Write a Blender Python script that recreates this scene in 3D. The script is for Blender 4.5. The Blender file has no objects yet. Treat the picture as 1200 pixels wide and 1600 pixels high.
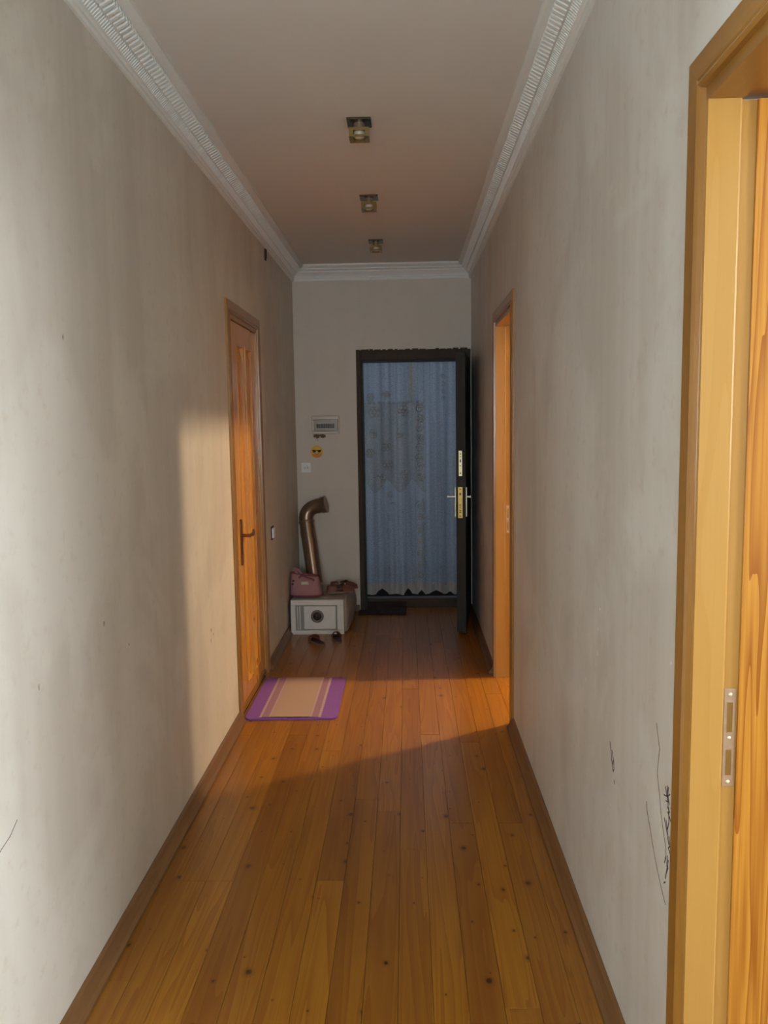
import bpy, bmesh, math, random
from mathutils import Vector, Matrix
random.seed(7)
S = bpy.context.scene
C = S.collection
# ---------------------------------------------------------------- camera
H_CAM, F_PX = 1.55, 1265.0
pitch, yaw, roll = -0.1097, -0.0286, -0.0155
cy, sy, cp, sp = math.cos(yaw), math.sin(yaw), math.cos(pitch), math.sin(pitch)
fw = Vector((sy*cp, cy*cp, sp)); rt0 = Vector((cy, -sy, 0)); up0 = rt0.cross(fw)
rt = math.cos(roll)*rt0 + math.sin(roll)*up0
up = -math.sin(roll)*rt0 + math.cos(roll)*up0
cam = bpy.data.cameras.new('camera'); co = bpy.data.objects.new('camera', cam); C.objects.link(co)
cam.sensor_fit = 'HORIZONTAL'; cam.sensor_width = 36; cam.lens = 36*F_PX/1200
cam.clip_start = 0.02
m = Matrix((rt, up, -fw)).transposed().to_4x4(); m.translation = (0, 0, H_CAM)
co.matrix_world = m
S.camera = co
# ---------------------------------------------------------------- world, exposure, lights
S.view_settings.view_transform = 'Standard'
S.view_settings.look = 'None'
S.view_settings.gamma = 1
S.view_settings.use_curve_mapping = False
S.view_settings.exposure = -0.1
w = bpy.data.worlds.new('sky'); S.world = w; w.use_nodes = True
w.node_tree.nodes['Background'].inputs[0].default_value = (0.45, 0.6, 0.85, 1)
w.node_tree.nodes['Background'].inputs[1].default_value = 0.5

def area(name, loc, target, sx, sz, power, col, spread=180):
    l = bpy.data.lights.new(name, 'AREA'); l.shape = 'RECTANGLE'; l.size = sx; l.size_y = sz
    l.energy = power; l.color = col; l.spread = math.radians(spread)
    o = bpy.data.objects.new(name, l); C.objects.link(o); o.location = loc
    d = Vector(target) - Vector(loc)
    o.rotation_euler = d.to_track_quat('-Z', 'Y').to_euler()
    return o
# daylight entering by the windows of the side rooms and the porch, plus a rear fill
area('daylight_right_room', (3.5, 0.35, 1.9), (0, 0.35, 1.5), 1.5, 1.1, 165, (0.86, 0.94, 1.0))
area('daylight_left_room', (-3.4, -0.9, 1.8), (0, 0.0, 1.45), 1.5, 1.2, 720, (0.62, 0.83, 1.0))
area('rear_fill', (-0.2, -2.1, 1.6), (-0.2, 0.2, 2.8), 0.9, 1.3, 85, (0.78, 0.91, 1.0))  # added fill behind the camera, tilted up to brighten the ceiling
area('daylight_porch', (0.15, 8.6, 2.3), (0.05, 6.7, 0.9), 1.6, 0.8, 8, (0.74, 0.87, 1.0))
LAMP_STRENGTH = 1950.0

# ---------------------------------------------------------------- measures
XL, XR, D, H = -0.8925, 0.5275, 6.58, 2.79
Y0 = -2.2
TW = 0.20

# ---------------------------------------------------------------- materials
def srgb(r, g, b):
    f = lambda c: (c/255/12.92) if c/255 <= 0.04045 else ((c/255+0.055)/1.055)**2.4
    return (f(r), f(g), f(b), 1)

class NT:
    def __init__(s, name):
        s.m = bpy.data.materials.new(name); s.m.use_nodes = True
        s.t = s.m.node_tree; s.b = s.t.nodes['Principled BSDF']
    def n(s, typ, **kw):
        x = s.t.nodes.new(typ)
        for k, v in kw.items():
            if k.startswith('i_'):
                key = k[2:]; key = int(key) if key.isdigit() else key.replace('_', ' ')
                x.inputs[key].default_value = v
            else: setattr(x, k, v)
        return x
    def l(s, a, b): s.t.links.new(a, b)
    def math(s, op, a, b=None, c=None, clamp=False):
        x = s.n('ShaderNodeMath', operation=op, use_clamp=clamp)
        for i, v in enumerate((a, b, c)):
            if v is None: continue
            if isinstance(v, (int, float)): x.inputs[i].default_value = v
            else: s.l(v, x.inputs[i])
        return x.outputs[0]
    def mix(s, f, a, b):
        x = s.n('ShaderNodeMix', data_type='RGBA')
        for i, v in ((0, f), (6, a), (7, b)):
            if isinstance(v, (int, float, tuple)): x.inputs[i].default_value = v
            else: s.l(v, x.inputs[i])
        return x.outputs[2]
    def ramp(s, f, lo, hi):
        x = s.n('ShaderNodeMapRange', clamp=True); s.l(f, x.inputs[0])
        x.inputs[1].default_value = lo; x.inputs[2].default_value = hi
        return x.outputs[0]
    def coords(s, scale=(1, 1, 1), rnd=False, src='Object'):
        tc = s.n('ShaderNodeTexCoord'); mp = s.n('ShaderNodeMapping'); mp.inputs['Scale'].default_value = scale
        o = tc.outputs[src]
        if rnd:
            oi = s.n('ShaderNodeObjectInfo'); ad = s.n('ShaderNodeVectorMath', operation='ADD')
            ml = s.n('ShaderNodeVectorMath', operation='SCALE'); ml.inputs[3].default_value = 37.0
            cb = s.n('ShaderNodeCombineXYZ')
            for i in range(3): s.l(oi.outputs['Random'], cb.inputs[i])
            s.l(cb.outputs[0], ml.inputs[0]); s.l(o, ad.inputs[0]); s.l(ml.outputs[0], ad.inputs[1]); o = ad.outputs[0]
        s.l(o, mp.inputs[0]); return mp.outputs[0]
    def noise(s, vec, scale=1, detail=3, rough=.5, dist=0):
        x = s.n('ShaderNodeTexNoise'); s.l(vec, x.inputs['Vector'])
        x.inputs['Scale'].default_value = scale; x.inputs['Detail'].default_value = detail
        x.inputs['Roughness'].default_value = rough; x.inputs['Distortion'].default_value = dist
        return x.outputs['Fac']
    def bump(s, h, strength=.1, dist=.002):
        x = s.n('ShaderNodeBump'); s.l(h, x.inputs['Height']); x.inputs['Strength'].default_value = strength
        x.inputs['Distance'].default_value = dist; s.l(x.outputs[0], s.b.inputs['Normal'])

def plain(name, col, rough=.5, metal=0.0, var=.12, nscale=30, bump=.05):
    t = NT(name); v = t.coords((1, 1, 1))
    f = t.noise(v, nscale, 3)
    dark = tuple(c*(1-var) for c in col[:3])+(1,); lite = tuple(min(1, c*(1+var)) for c in col[:3])+(1,)
    t.l(t.mix(f, dark, lite), t.b.inputs['Base Color'])
    t.b.inputs['Roughness'].default_value = rough; t.b.inputs['Metallic'].default_value = metal
    if bump: t.bump(f, bump, .002)
    return t.m

def wall_paint(name, base, lite, warm):
    t = NT(name)
    streak = t.noise(t.coords((5, 5, .5)), 1, 4, .6, .4)
    blot = t.noise(t.coords((1, 1, 1)), 1.6, 4, .55, .6)
    fine = t.noise(t.coords((1, 1, 1)), 26, 4, .6)
    speck = t.noise(t.coords((1, 1, 1)), 140, 2, .5)
    c = t.mix(t.math('MULTIPLY', t.ramp(streak, .36, .7), .6), base, lite)
    c = t.mix(t.math('MULTIPLY', t.ramp(blot, .47, .57), .5), c, lite)
    c = t.mix(t.math('MULTIPLY', t.ramp(fine, .56, .8), .5), c, warm)
    t.l(c, t.b.inputs['Base Color'])
    r = t.math('MULTIPLY_ADD', blot, .18, .42); t.l(r, t.b.inputs['Roughness'])
    hgt = t.math('MULTIPLY_ADD', fine, .7, t.math('MULTIPLY', speck, .25))
    t.bump(hgt, .16, .004)
    return t.m

def wood(name, c_light, c_mid, c_dark, axis='Z', rough=.28, knots=0.0, rnd=True, contrast=1.0, ring=7.0, coat=.25, var=0.0, spots=7.0):
    t = NT(name)
    sc = {'X': (.55, ring, ring), 'Y': (ring, .55, ring), 'Z': (ring, ring, .55)}[axis]
    v = t.coords(sc, rnd)
    n = t.noise(v, 1.1, 2, .5, .35)
    band = t.math('FRACT', t.math('MULTIPLY', n, 9.0))
    band = t.math('POWER', band, 1.6)
    sc2 = {'X': (3, 220, 220), 'Y': (220, 3, 220), 'Z': (220, 220, 3)}[axis]
    fib = t.noise(t.coords(sc2, rnd), 1, 3, .6)
    broad = t.noise(t.coords(tuple(s*.5 for s in sc), rnd), .8, 2)
    c = t.mix(t.math('MULTIPLY', band, .62*contrast), c_light, c_mid)
    c = t.mix(t.math('MULTIPLY', t.ramp(fib, .45, .8), .45*contrast), c, c_mid)
    c = t.mix(t.math('MULTIPLY', t.ramp(broad, .5, .75), .45*contrast), c, c_dark)
    if var:
        oi = t.n('ShaderNodeObjectInfo')
        c = t.mix(t.math('MULTIPLY', oi.outputs['Random'], var), c, c_dark)
    if knots:
        kv = t.coords({'X': (.8, 1, 1), 'Y': (1, .8, 1), 'Z': (1, 1, .8)}[axis], rnd)
        if axis == 'Z':
            sw = t.n('ShaderNodeSeparateXYZ'); t.l(kv, sw.inputs[0]); cb = t.n('ShaderNodeCombineXYZ')
            t.l(t.math('ADD', sw.outputs[0], sw.outputs[1]), cb.inputs[0]); t.l(sw.outputs[2], cb.inputs[1]); kv = cb.outputs[0]
        vo = t.n('ShaderNodeTexVoronoi', voronoi_dimensions='2D'); t.l(kv, vo.inputs['Vector']); vo.inputs['Scale'].default_value = spots
        sep = t.n('ShaderNodeSeparateColor'); t.l(vo.outputs['Color'], sep.inputs[0])
        gate = t.math('LESS_THAN', sep.outputs[0], knots)
        rad = t.math('MULTIPLY_ADD', t.math('POWER', sep.outputs[1], 2.0), .06, .016)
        wob = t.math('MULTIPLY_ADD', fib, .03, vo.outputs['Distance'])
        q = t.math('DIVIDE', t.math('SUBTRACT', wob, .012), rad)
        core = t.math('MULTIPLY', gate, t.math('SUBTRACT', 1.0, t.ramp(q, .65, 1.15)))
        halo = t.math('MULTIPLY', gate, t.math('MULTIPLY', .55, t.math('SUBTRACT', 1.0, t.ramp(q, 1.0, 2.6))))
        c = t.mix(halo, c, c_dark)
        c = t.mix(t.math('MULTIPLY', core, .9), c, tuple(x*.24 for x in c_dark[:3])+(1,))
    t.l(c, t.b.inputs['Base Color'])
    t.l(t.math('MULTIPLY_ADD', broad, .14, rough-.05), t.b.inputs['Roughness'])
    t.b.inputs['Coat Weight'].default_value = coat; t.b.inputs['Coat Roughness'].default_value = .18
    t.bump(fib, .06, .001)
    return t.m

M = {}
M['wall_left'] = wall_paint('plaster_left', srgb(202, 194, 181), srgb(224, 219, 207), srgb(194, 178, 160))
M['wall_right'] = wall_paint('plaster_right', srgb(200, 194, 186), srgb(225, 224, 220), srgb(192, 174, 158))
M['wall_back'] = wall_paint('plaster_back', srgb(210, 203, 191), srgb(216, 209, 197), srgb(204, 190, 173))
M['room'] = wall_paint('plaster_room', srgb(196, 186, 166), srgb(206, 198, 180), srgb(186, 172, 150))
M['ceiling'] = plain('ceiling_paint', srgb(222, 219, 213), .7, 0, .03, 3, .02)
M['crown'] = plain('white_plaster_moulding', srgb(232, 234, 231), .55, 0, .05, 60, .15)
M['floor_base'] = plain('dark_subfloor', srgb(58, 34, 16), .8)
M['plank'] = wood('varnished_pine_floor', srgb(166, 112, 30), srgb(138, 80, 17), srgb(108, 56, 12), 'Y', .30, .72, True, 1.3, 11.0, .12, .32)
M['baseboard'] = wood('brown_skirting_wood', srgb(124, 88, 52), srgb(106, 72, 42), srgb(88, 58, 33), 'Y', .42, 0, True, .8, 9, .1)
M['pine'] = wood('varnished_pine', srgb(208, 148, 62), srgb(184, 116, 38), srgb(156, 84, 26), 'Z', .26, .22, True, .7, 8, .3, 0, 3.2)
M['pine_casing'] = wood('varnished_pine_casing', srgb(152, 108, 46), srgb(136, 90, 34), srgb(116, 70, 24), 'Z', .3, 0, True, .6, 10, .3)
M['pine_head'] = wood('varnished_pine_head', srgb(152, 108, 46), srgb(136, 90, 34), srgb(116, 70, 24), 'Y', .3, 0, True, .6, 10, .3)
M['pine_jamb'] = wood('pale_varnished_pine', srgb(180, 138, 72), srgb(168, 120, 52), srgb(152, 98, 38), 'Z', .25, 0, True, .45, 7, .35)
M['pine_bold'] = wood('bold_grain_pine', srgb(194, 136, 52), srgb(140, 74, 20), srgb(152, 82, 24), 'Z', .25, .3, True, 1.35, 15, .35, 0, 4)
M['steel'] = plain('worn_steel', srgb(188, 164, 138), .42, .55, .15, 80)
M['chrome'] = plain('chrome', srgb(236, 238, 240), .2, .6, .03, 40, 0)
M['brass'] = plain('aged_brass', srgb(170, 142, 82), .35, .8, .2, 90)
M['pale_brass'] = plain('pale_brass', srgb(226, 218, 178), .4, .45, .15, 90)
M['bronze'] = plain('brown_bronze', srgb(128, 92, 58), .32, .85, .2, 90)
M['black'] = plain('black_slot', srgb(22, 19, 17), .6)
M['iron_door'] = plain('dark_green_brown_enamel', srgb(36, 34, 26), .65, .1, .3, 22, .12)
M['iron_frame'] = plain('dark_worn_metal_paint', srgb(62, 50, 38), .7, .1, .35, 40, .2)
M['iron_inner'] = plain('dark_teal_paint', srgb(14, 22, 23), .6, .1, .3, 30)
M['white_plastic'] = plain('white_plastic', srgb(240, 244, 244), .35, 0, .03, 20)
M['cream_plastic'] = plain('cream_plastic', srgb(196, 188, 172), .35, 0, .04, 20)
M['grey_plastic'] = plain('grey_window_plastic', srgb(150, 140, 126), .25, 0, .05, 20)
M['breaker'] = plain('dark_breaker', srgb(26, 22, 26), .4)
M['yellow'] = plain('yellow_sticker', srgb(224, 176, 36), .5, 0, .04, 20, 0)
M['orange_shade'] = plain('orange_sticker_print', srgb(206, 132, 40), .5, 0, .04, 20, 0)
M['purple'] = plain('purple_pile', srgb(128, 80, 160), .95, 0, .3, 260, .8)
M['mauve'] = plain('mauve_pile', srgb(150, 112, 130), .95, 0, .25, 260, .8)
M['beige_pile'] = plain('beige_pile', srgb(172, 146, 130), .95, 0, .25, 260, .8)
M['pale_pile'] = plain('pale_lilac_pile', srgb(178, 152, 160), .95, 0, .25, 260, .8)
M['doormat'] = plain('dark_coir', srgb(46, 32, 28), .95, 0, .4, 200, .8)
M['pink'] = plain('dusty_pink_fabric', srgb(160, 116, 120), .75, 0, .1, 60, .2)
M['pink_dark'] = plain('deep_pink_piping', srgb(134, 72, 80), .75, 0, .1, 60)
M['box_panel'] = plain('grey_white_panel', srgb(214, 216, 214), .45, 0, .1, 14, .1)
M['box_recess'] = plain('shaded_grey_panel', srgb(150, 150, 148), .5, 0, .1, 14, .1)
M['wrap'] = plain('taupe_cloth', srgb(160, 146, 134), .7, 0, .18, 24, .4)
M['dial'] = plain('dark_dial', srgb(62, 52, 48), .5, .2, .3, 60)
M['dial_rim'] = plain('grey_rim', srgb(112, 106, 102), .45, .3, .1, 60)
M['stovepipe'] = plain('brown_enamel_pipe', srgb(136, 112, 92), .27, .6, .2, 9, .05)
M['shoe'] = plain('brown_leather', srgb(108, 62, 50), .5, 0, .2, 40)
M['sole'] = plain('grey_brown_sole', srgb(120, 98, 84), .7)
M['strap'] = plain('dark_strap', srgb(62, 42, 36), .55)
M['slipper'] = plain('dark_red_brown_slipper', srgb(124, 66, 52), .6)
M['lamp_metal'] = plain('dark_bronze_mirror', srgb(84, 72, 52), .2, .85, .1, 30, 0)
M['lamp_gold'] = plain('olive_gold_glass', srgb(138, 114, 68), .22, .3, .1, 30, 0)
M['frosted'] = plain('frosted_glass', srgb(214, 200, 176), .3, 0, .05, 40)
M['neck'] = plain('satin_neck', srgb(150, 130, 110), .3, .4, .05, 40)
M['ink'] = plain('dark_ink', srgb(62, 46, 52), .8, 0, .2, 60, 0)
M['crack'] = plain('brown_crack', srgb(104, 92, 84), .9, 0, .2, 60, 0)
M['scuff'] = plain('faint_grey_scuff', srgb(160, 151, 138), .9, 0, .2, 60, 0)
M['chip'] = plain('bare_white_plaster', srgb(226, 224, 216), .8, 0, .06, 60, 0)
M['concrete'] = plain('grey_concrete', srgb(120, 122, 124), .85, 0, .15, 6, .2)
M['porch_tile'] = plain('dark_brown_porch_floor', srgb(24, 18, 16), .9)
M['porch_tile'].node_tree.nodes['Principled BSDF'].inputs['Specular IOR Level'].default_value = .05
M['plaster_hole'] = plain('brown_bare_plaster', srgb(112, 92, 76), .9, 0, .3, 70, .4)

def lace(name, col, transp, transl, sc):
    t = NT(name)
    v = t.coords((1, 1, 1)); n = t.ramp(t.noise(t.coords((26, 1, .5)), 1, 2), .3, .7); vn = t.n('ShaderNodeTexVoronoi'); t.l(v, vn.inputs['Vector']); vn.inputs['Scale'].default_value = sc
    d = t.n('ShaderNodeBsdfDiffuse'); tl = t.n('ShaderNodeBsdfTranslucent'); tr = t.n('ShaderNodeBsdfTransparent')
    cc = t.mix(n, tuple(c*.6 for c in col[:3])+(1,), col)  # light and shade of the folds painted in as vertical stripes
    t.l(cc, d.inputs[0]); t.l(cc, tl.inputs[0])
    a = t.n('ShaderNodeMixShader'); a.inputs[0].default_value = transl; t.l(d.outputs[0], a.inputs[1]); t.l(tl.outputs[0], a.inputs[2])
    b = t.n('ShaderNodeMixShader'); t.l(a.outputs[0], b.inputs[1]); t.l(tr.outputs[0], b.inputs[2])
    t.l(t.math('MULTIPLY_ADD', t.ramp(vn.outputs['Distance'], .2, .8), transp*.8, transp*.6), b.inputs[0])
    out = t.t.nodes['Material Output']; t.l(b.outputs[0], out.inputs[0]); t.t.nodes.remove(t.b)
    return t.m
M['sheer'] = lace('sheer_curtain', srgb(206, 214, 222), .3, .6, 120)
M['lace'] = lace('dense_lace', srgb(206, 206, 198), .42, .55, 160)
M['yellow_translucent'] = lace('yellowish_strip', srgb(226, 206, 130), .1, .7, 90)
M['motif'] = lace('embroidery_thread', srgb(216, 216, 212), .03, .30, 200)
M['hem'] = lace('lace_hem', srgb(210, 200, 186), .15, .5, 160)

def emis(name, col, st):
    t = NT(name); t.b.inputs['Base Color'].default_value = col
    t.b.inputs['Emission Color'].default_value = col; t.b.inputs['Emission Strength'].default_value = st; return t.m
M['globe'] = emis('lit_globe', (1.0, 0.73, 0.45, 1), LAMP_STRENGTH)
def glass(name):
    t = NT(name); t.b.inputs['Transmission Weight'].default_value = 1; t.b.inputs['Roughness'].default_value = .02
    t.b.inputs['IOR'].default_value = 1.1; t.b.inputs['Base Color'].default_value = (.95, .97, 1, 1); return t.m
M['glass'] = glass('window_glass')

# ---------------------------------------------------------------- mesh helpers
class MB:
    def __init__(s): s.v = []; s.f = []; s.sm = []
    def add(s, vs, fs, smooth=False):
        o = len(s.v); s.v += [tuple(v) for v in vs]
        s.f += [tuple(i+o for i in f) for f in fs]; s.sm += [smooth]*len(fs); return s
    def box(s, a, b, ch=0.0):
        x0, x1 = sorted((a[0], b[0])); y0, y1 = sorted((a[1], b[1])); z0, z1 = sorted((a[2], b[2]))
        if ch <= 0:
            vs = [(x, y, z) for z in (z0, z1) for y in (y0, y1) for x in (x0, x1)]
            return s.add(vs, [(0, 2, 3, 1), (4, 5, 7, 6), (0, 1, 5, 4), (2, 6, 7, 3), (0, 4, 6, 2), (1, 3, 7, 5)])
        bm = bmesh.new()
        vv = [bm.verts.new((x, y, z)) for z in (z0, z1) for y in (y0, y1) for x in (x0, x1)]
        for f in [(0, 2, 3, 1), (4, 5, 7, 6), (0, 1, 5, 4), (2, 6, 7, 3), (0, 4, 6, 2), (1, 3, 7, 5)]: bm.faces.new([vv[i] for i in f])
        bmesh.ops.bevel(bm, geom=list(bm.edges), offset=ch, segments=2, profile=.5, affect='EDGES')
        return s.frombm(bm)
    def frombm(s, bm, smooth=False):
        bm.verts.index_update()
        s.add([v.co[:] for v in bm.verts], [[v.index for v in f.verts] for f in bm.faces], smooth); bm.free(); return s
    def prism(s, poly, fn, a, b, smooth=False):
        """poly of 2D points swept between parameter a and b; fn(u,v,t)->xyz"""
        n = len(poly)
        vs = [fn(u, v, a) for u, v in poly]+[fn(u, v, b) for u, v in poly]
        fs = [(i, (i+1) % n, n+(i+1) % n, n+i) for i in range(n)]+[tuple(range(n-1, -1, -1)), tuple(range(n, 2*n))]
        return s.add(vs, fs, smooth)
    def tube(s, pts, r, seg=12, caps=True, closed=False, smooth=True):
        pts = [Vector(p) for p in pts]; n = len(pts); rings = []
        rr = r if isinstance(r, (list, tuple)) else [r]*n
        nrm = None
        for i, p in enumerate(pts):
            if closed: d = pts[(i+1) % n]-pts[i-1]
            else: d = pts[min(i+1, n-1)]-pts[max(i-1, 0)]
            d.normalize()
            if nrm is None:
                nrm = d.orthogonal().normalized()
            else:
                nrm = (nrm-d*nrm.dot(d)).normalized()
            bn = d.cross(nrm)
            rings.append([p+(nrm*math.cos(2*math.pi*k/seg)+bn*math.sin(2*math.pi*k/seg))*rr[i] for k in range(seg)])
        vs = [v for rg in rings for v in rg]; fs = []
        for i in range(n if closed else n-1):
            j = (i+1) % n
            for k in range(seg):
                k2 = (k+1) % seg; fs.append((i*seg+k, i*seg+k2, j*seg+k2, j*seg+k))
        s.add(vs, fs, smooth)
        if caps and not closed:
            s.add(rings[0], [tuple(range(seg-1, -1, -1))]); s.add(rings[-1], [tuple(range(seg))])
        return s
    def cyl(s, a, b, r, seg=20): return s.tube([a, b], r, seg)
    def lathe(s, prof, c, axis='Z', seg=24, smooth=True):
        vs = []; fs = []; n = len(prof)
        for k in range(seg):
            t = 2*math.pi*k/seg
            for r, h in prof:
                p = (r*math.cos(t), r*math.sin(t), h) if axis == 'Z' else ((r*math.cos(t), h, r*math.sin(t)) if axis == 'Y' else (h, r*math.cos(t), r*math.sin(t)))
                vs.append((p[0]+c[0], p[1]+c[1], p[2]+c[2]))
        for k in range(seg):
            k2 = (k+1) % seg
            for i in range(n-1): fs.append((k*n+i, k2*n+i, k2*n+i+1, k*n+i+1))
        return s.add(vs, fs, smooth)
    def grid(s, fn, nu, nv, smooth=True, thick=None):
        vs = [fn(i/nu, j/nv) for j in range(nv+1) for i in range(nu+1)]
        fs = [(j*(nu+1)+i, j*(nu+1)+i+1, (j+1)*(nu+1)+i+1, (j+1)*(nu+1)+i) for j in range(nv) for i in range(nu)]
        return s.add(vs, fs, smooth)
    def build(s, name, mat, parent=None, loc=(0, 0, 0)):
        me = bpy.data.meshes.new(name); me.from_pydata(s.v, [], s.f); me.materials.append(mat)
        me.polygons.foreach_set('use_smooth', s.sm)
        bm = bmesh.new(); bm.from_mesh(me); bmesh.ops.recalc_face_normals(bm, faces=bm.faces); bm.to_mesh(me); bm.free()
        me.update()
        o = bpy.data.objects.new(name, me); C.objects.link(o); o.location = loc
        if parent is not None: o.parent = parent
        return o

def tag(o, label=None, cat=None, group=None, kind=None):
    if label: o['label'] = label
    if cat: o['category'] = cat
    if group: o['group'] = group
    if kind: o['kind'] = kind
    return o
def thing(name, loc, label, cat, group=None, kind=None):
    o = bpy.data.objects.new(name, None); C.objects.link(o); o.location = loc; o.empty_display_size = .05
    return tag(o, label, cat, group, kind)
def copy_tree(o, parent=None):
    c = o.copy(); C.objects.link(c)
    if parent is not None: c.parent = parent
    for ch in list(o.children): copy_tree(ch, c)
    return c

# ---------------------------------------------------------------- room shell
def struct(name, mb, mat, label=None): return tag(mb.build(name, mat), label, None, None, 'structure')
R_X1, L_X0 = 3.7, -3.6
Y_END = D+0.22
fl = struct('floor', MB().box((L_X0, Y0-.2, -.12), (R_X1, 6.80, -.022)), M['floor_base'], 'varnished orange pine plank floor with dark knots')
struct('ceiling', MB().box((L_X0, Y0-.2, H), (R_X1, Y_END, H+.12)), M['ceiling'], 'plain greyish painted corridor ceiling')

def wall_with_openings(x0, x1, ya, yb, ops):
    """ops: list of (y0,y1,z0,z1)"""
    mb = MB(); y = ya
    for (a, b, z0, z1) in sorted(ops):
        mb.box((x0, y, -.022), (x1, a, H))
        if z0 > 0: mb.box((x0, a, -.022), (x1, b, z0))
        mb.box((x0, a, z1), (x1, b, H)); y = b
    mb.box((x0, y, -.022), (x1, yb, H)); return mb
JT = .03                                 # jamb thickness
N0, N1, ZC = 0.74, 1.475, 2.095           # near right doorway, clear
F0, F1 = 4.05, 4.80                      # far right doorway, clear
P0, P1 = 4.152, 4.915                     # left pine door, clear
wr = struct('wall_right', wall_with_openings(XR, XR+TW, Y0, Y_END, [(N0-JT, N1+JT, 0, ZC+JT), (F0-JT, F1+JT, 0, ZC+JT)]), M['wall_right'], 'scuffed grey plaster wall on the right with pen scribbles')
LO0, LO1 = -0.75, 0.3
wl = struct('wall_left', wall_with_openings(XL-TW, XL, Y0, Y_END, [(LO0, LO1, 0, 2.12), (P0-JT, P1+JT, 0, ZC+JT)]), M['wall_left'], 'blotchy beige plaster wall on the left')
# back wall with the entrance opening
EX0, EX1, EZ = -0.394, 0.522, 2.128
wb = struct('wall_back', MB().box((XL-.0, D, -.022), (EX0, Y_END, H)).box((EX1, D, -.022), (XR, Y_END, H)).box((EX0, D, EZ), (EX1, Y_END, H)), M['wall_back'], 'grey beige end wall around the entrance door')
# side rooms and rear end (seen only from other viewpoints)
struct('wall_front', MB().box((L_X0, Y0-.2, -.022), (-.75, Y0, H)).box((.35, Y0-.2, -.022), (R_X1, Y0, H)).box((-.75, Y0-.2, -.022), (.35, Y0, .85)).box((-.75, Y0-.2, 2.35), (.35, Y0, H)), M['room'])
struct('wall_outer_right', wall_with_openings(R_X1-.12, R_X1, Y0, Y_END, [(-.5, 1.2, .9, 2.4)]), M['room'])
struct('wall_outer_left', wall_with_openings(L_X0, L_X0+.12, Y0, Y_END, [(-1.75, -.05, .9, 2.4)]), M['room'])
struct('wall_partition', MB().box((XR+TW, 2.75, -.022), (R_X1-.12, 2.85, H)), M['room'])
struct('wall_partition', MB().box((L_X0+.12, 1.5, -.022), (XL-TW, 1.6, H)), M['room'])
struct('wall_side_right', MB().box((XR+TW, Y_END-.12, -.022), (R_X1-.12, Y_END, H)), M['room'])
def window(name, a, b, axis):
    o = thing(name, ((a[0]+b[0])/2, (a[1]+b[1])/2, a[2]), None, None, None, 'structure'); L = Vector(o.location)
    fr = MB(); pn = MB(); t = .05
    if axis == 'X':
        for y0, y1, z0, z1 in ((a[1], a[1]+t, a[2], b[2]), (b[1]-t, b[1], a[2], b[2]), (a[1]+t, b[1]-t, a[2], a[2]+t), (a[1]+t, b[1]-t, b[2]-t, b[2]), ((a[1]+b[1])/2-t/2, (a[1]+b[1])/2+t/2, a[2]+t, b[2]-t)):
            fr.box(Vector((a[0], y0, z0))-L, Vector((b[0], y1, z1))-L)
        xm = (a[0]+b[0])/2; pn.box(Vector((xm-.004, a[1]+t, a[2]+t))-L, Vector((xm+.004, b[1]-t, b[2]-t))-L)
    else:
        for x0, x1, z0, z1 in ((a[0], a[0]+t, a[2], b[2]), (b[0]-t, b[0], a[2], b[2]), (a[0]+t, b[0]-t, a[2], a[2]+t), (a[0]+t, b[0]-t, b[2]-t, b[2])):
            fr.box(Vector((x0, a[1], z0))-L, Vector((x1, b[1], z1))-L)
        ym = (a[1]+b[1])/2; pn.box(Vector((a[0]+t, ym-.004, a[2]+t))-L, Vector((b[0]-t, ym+.004, b[2]-t))-L)
    f = fr.build('window_frame', M['white_plastic'], o); pn.build('pane', M['glass'], o)
window('window_1', (R_X1-.08, -.5, .9), (R_X1-.02, 1.2, 2.4), 'X')
window('window_2', (L_X0+.02, -1.75, .9), (L_X0+.08, -.05, 2.4), 'X')
window('window_3', (-.75, Y0-.12, .85), (.35, Y0-.06, 2.35), 'Y')
# porch outside the entrance
struct('porch_floor', MB().box((-1.6, Y_END, -.16), (1.8, 9.2, -.04)), M['porch_tile'], 'grey concrete porch floor behind the curtain')
struct('porch_wall', MB().box((-1.6, 9.0, -.04), (1.8, 9.2, 2.6)), M['concrete'], 'grey concrete porch wall behind the curtain')

# floor planks: each board a part of the floor
NB = 15; PW = (XR-XL)/NB
plank_meshes = {}
def plank_mesh(L):
    k = round(L, 2)
    if k not in plank_meshes:
        hw, hl, c = PW/2-.0004, k/2-.0004, .0008
        mb = MB()
        mb.add([(-hw, -hl, -.021), (hw, -hl, -.021), (hw, hl, -.021), (-hw, hl, -.021),
                (-hw, -hl, -c), (hw, -hl, -c), (hw, hl, -c), (-hw, hl, -c),
                (-hw+c, -hl+c, 0), (hw-c, -hl+c, 0), (hw-c, hl-c, 0), (-hw+c, hl-c, 0)],
               [(3, 2, 1, 0), (0, 1, 5, 4), (1, 2, 6, 5), (2, 3, 7, 6), (3, 0, 4, 7), (4, 5, 9, 8), (5, 6, 10, 9), (6, 7, 11, 10), (7, 4, 8, 11), (8, 9, 10, 11)])
        o = mb.build('plank', M['plank'], fl); plank_meshes[k] = o.data; return o
    o = bpy.data.objects.new('plank', plank_meshes[k]); C.objects.link(o); o.parent = fl; return o
for i in range(NB):
    y = Y0; end = D+.12 if EX0 < XL+(i+.5)*PW < EX1 else D
    while y < end-.01:
        L = random.choice((1.8, 2.2, 2.6, 3.0))
        if y == Y0: L = random.choice((.8, 1.3, 1.9, 2.4))
        if y+L > end-.4: L = round(end-y, 2)
        o = plank_mesh(L); o.location = (XL+(i+.5)*PW, y+L/2, 0); y += L
    
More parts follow.
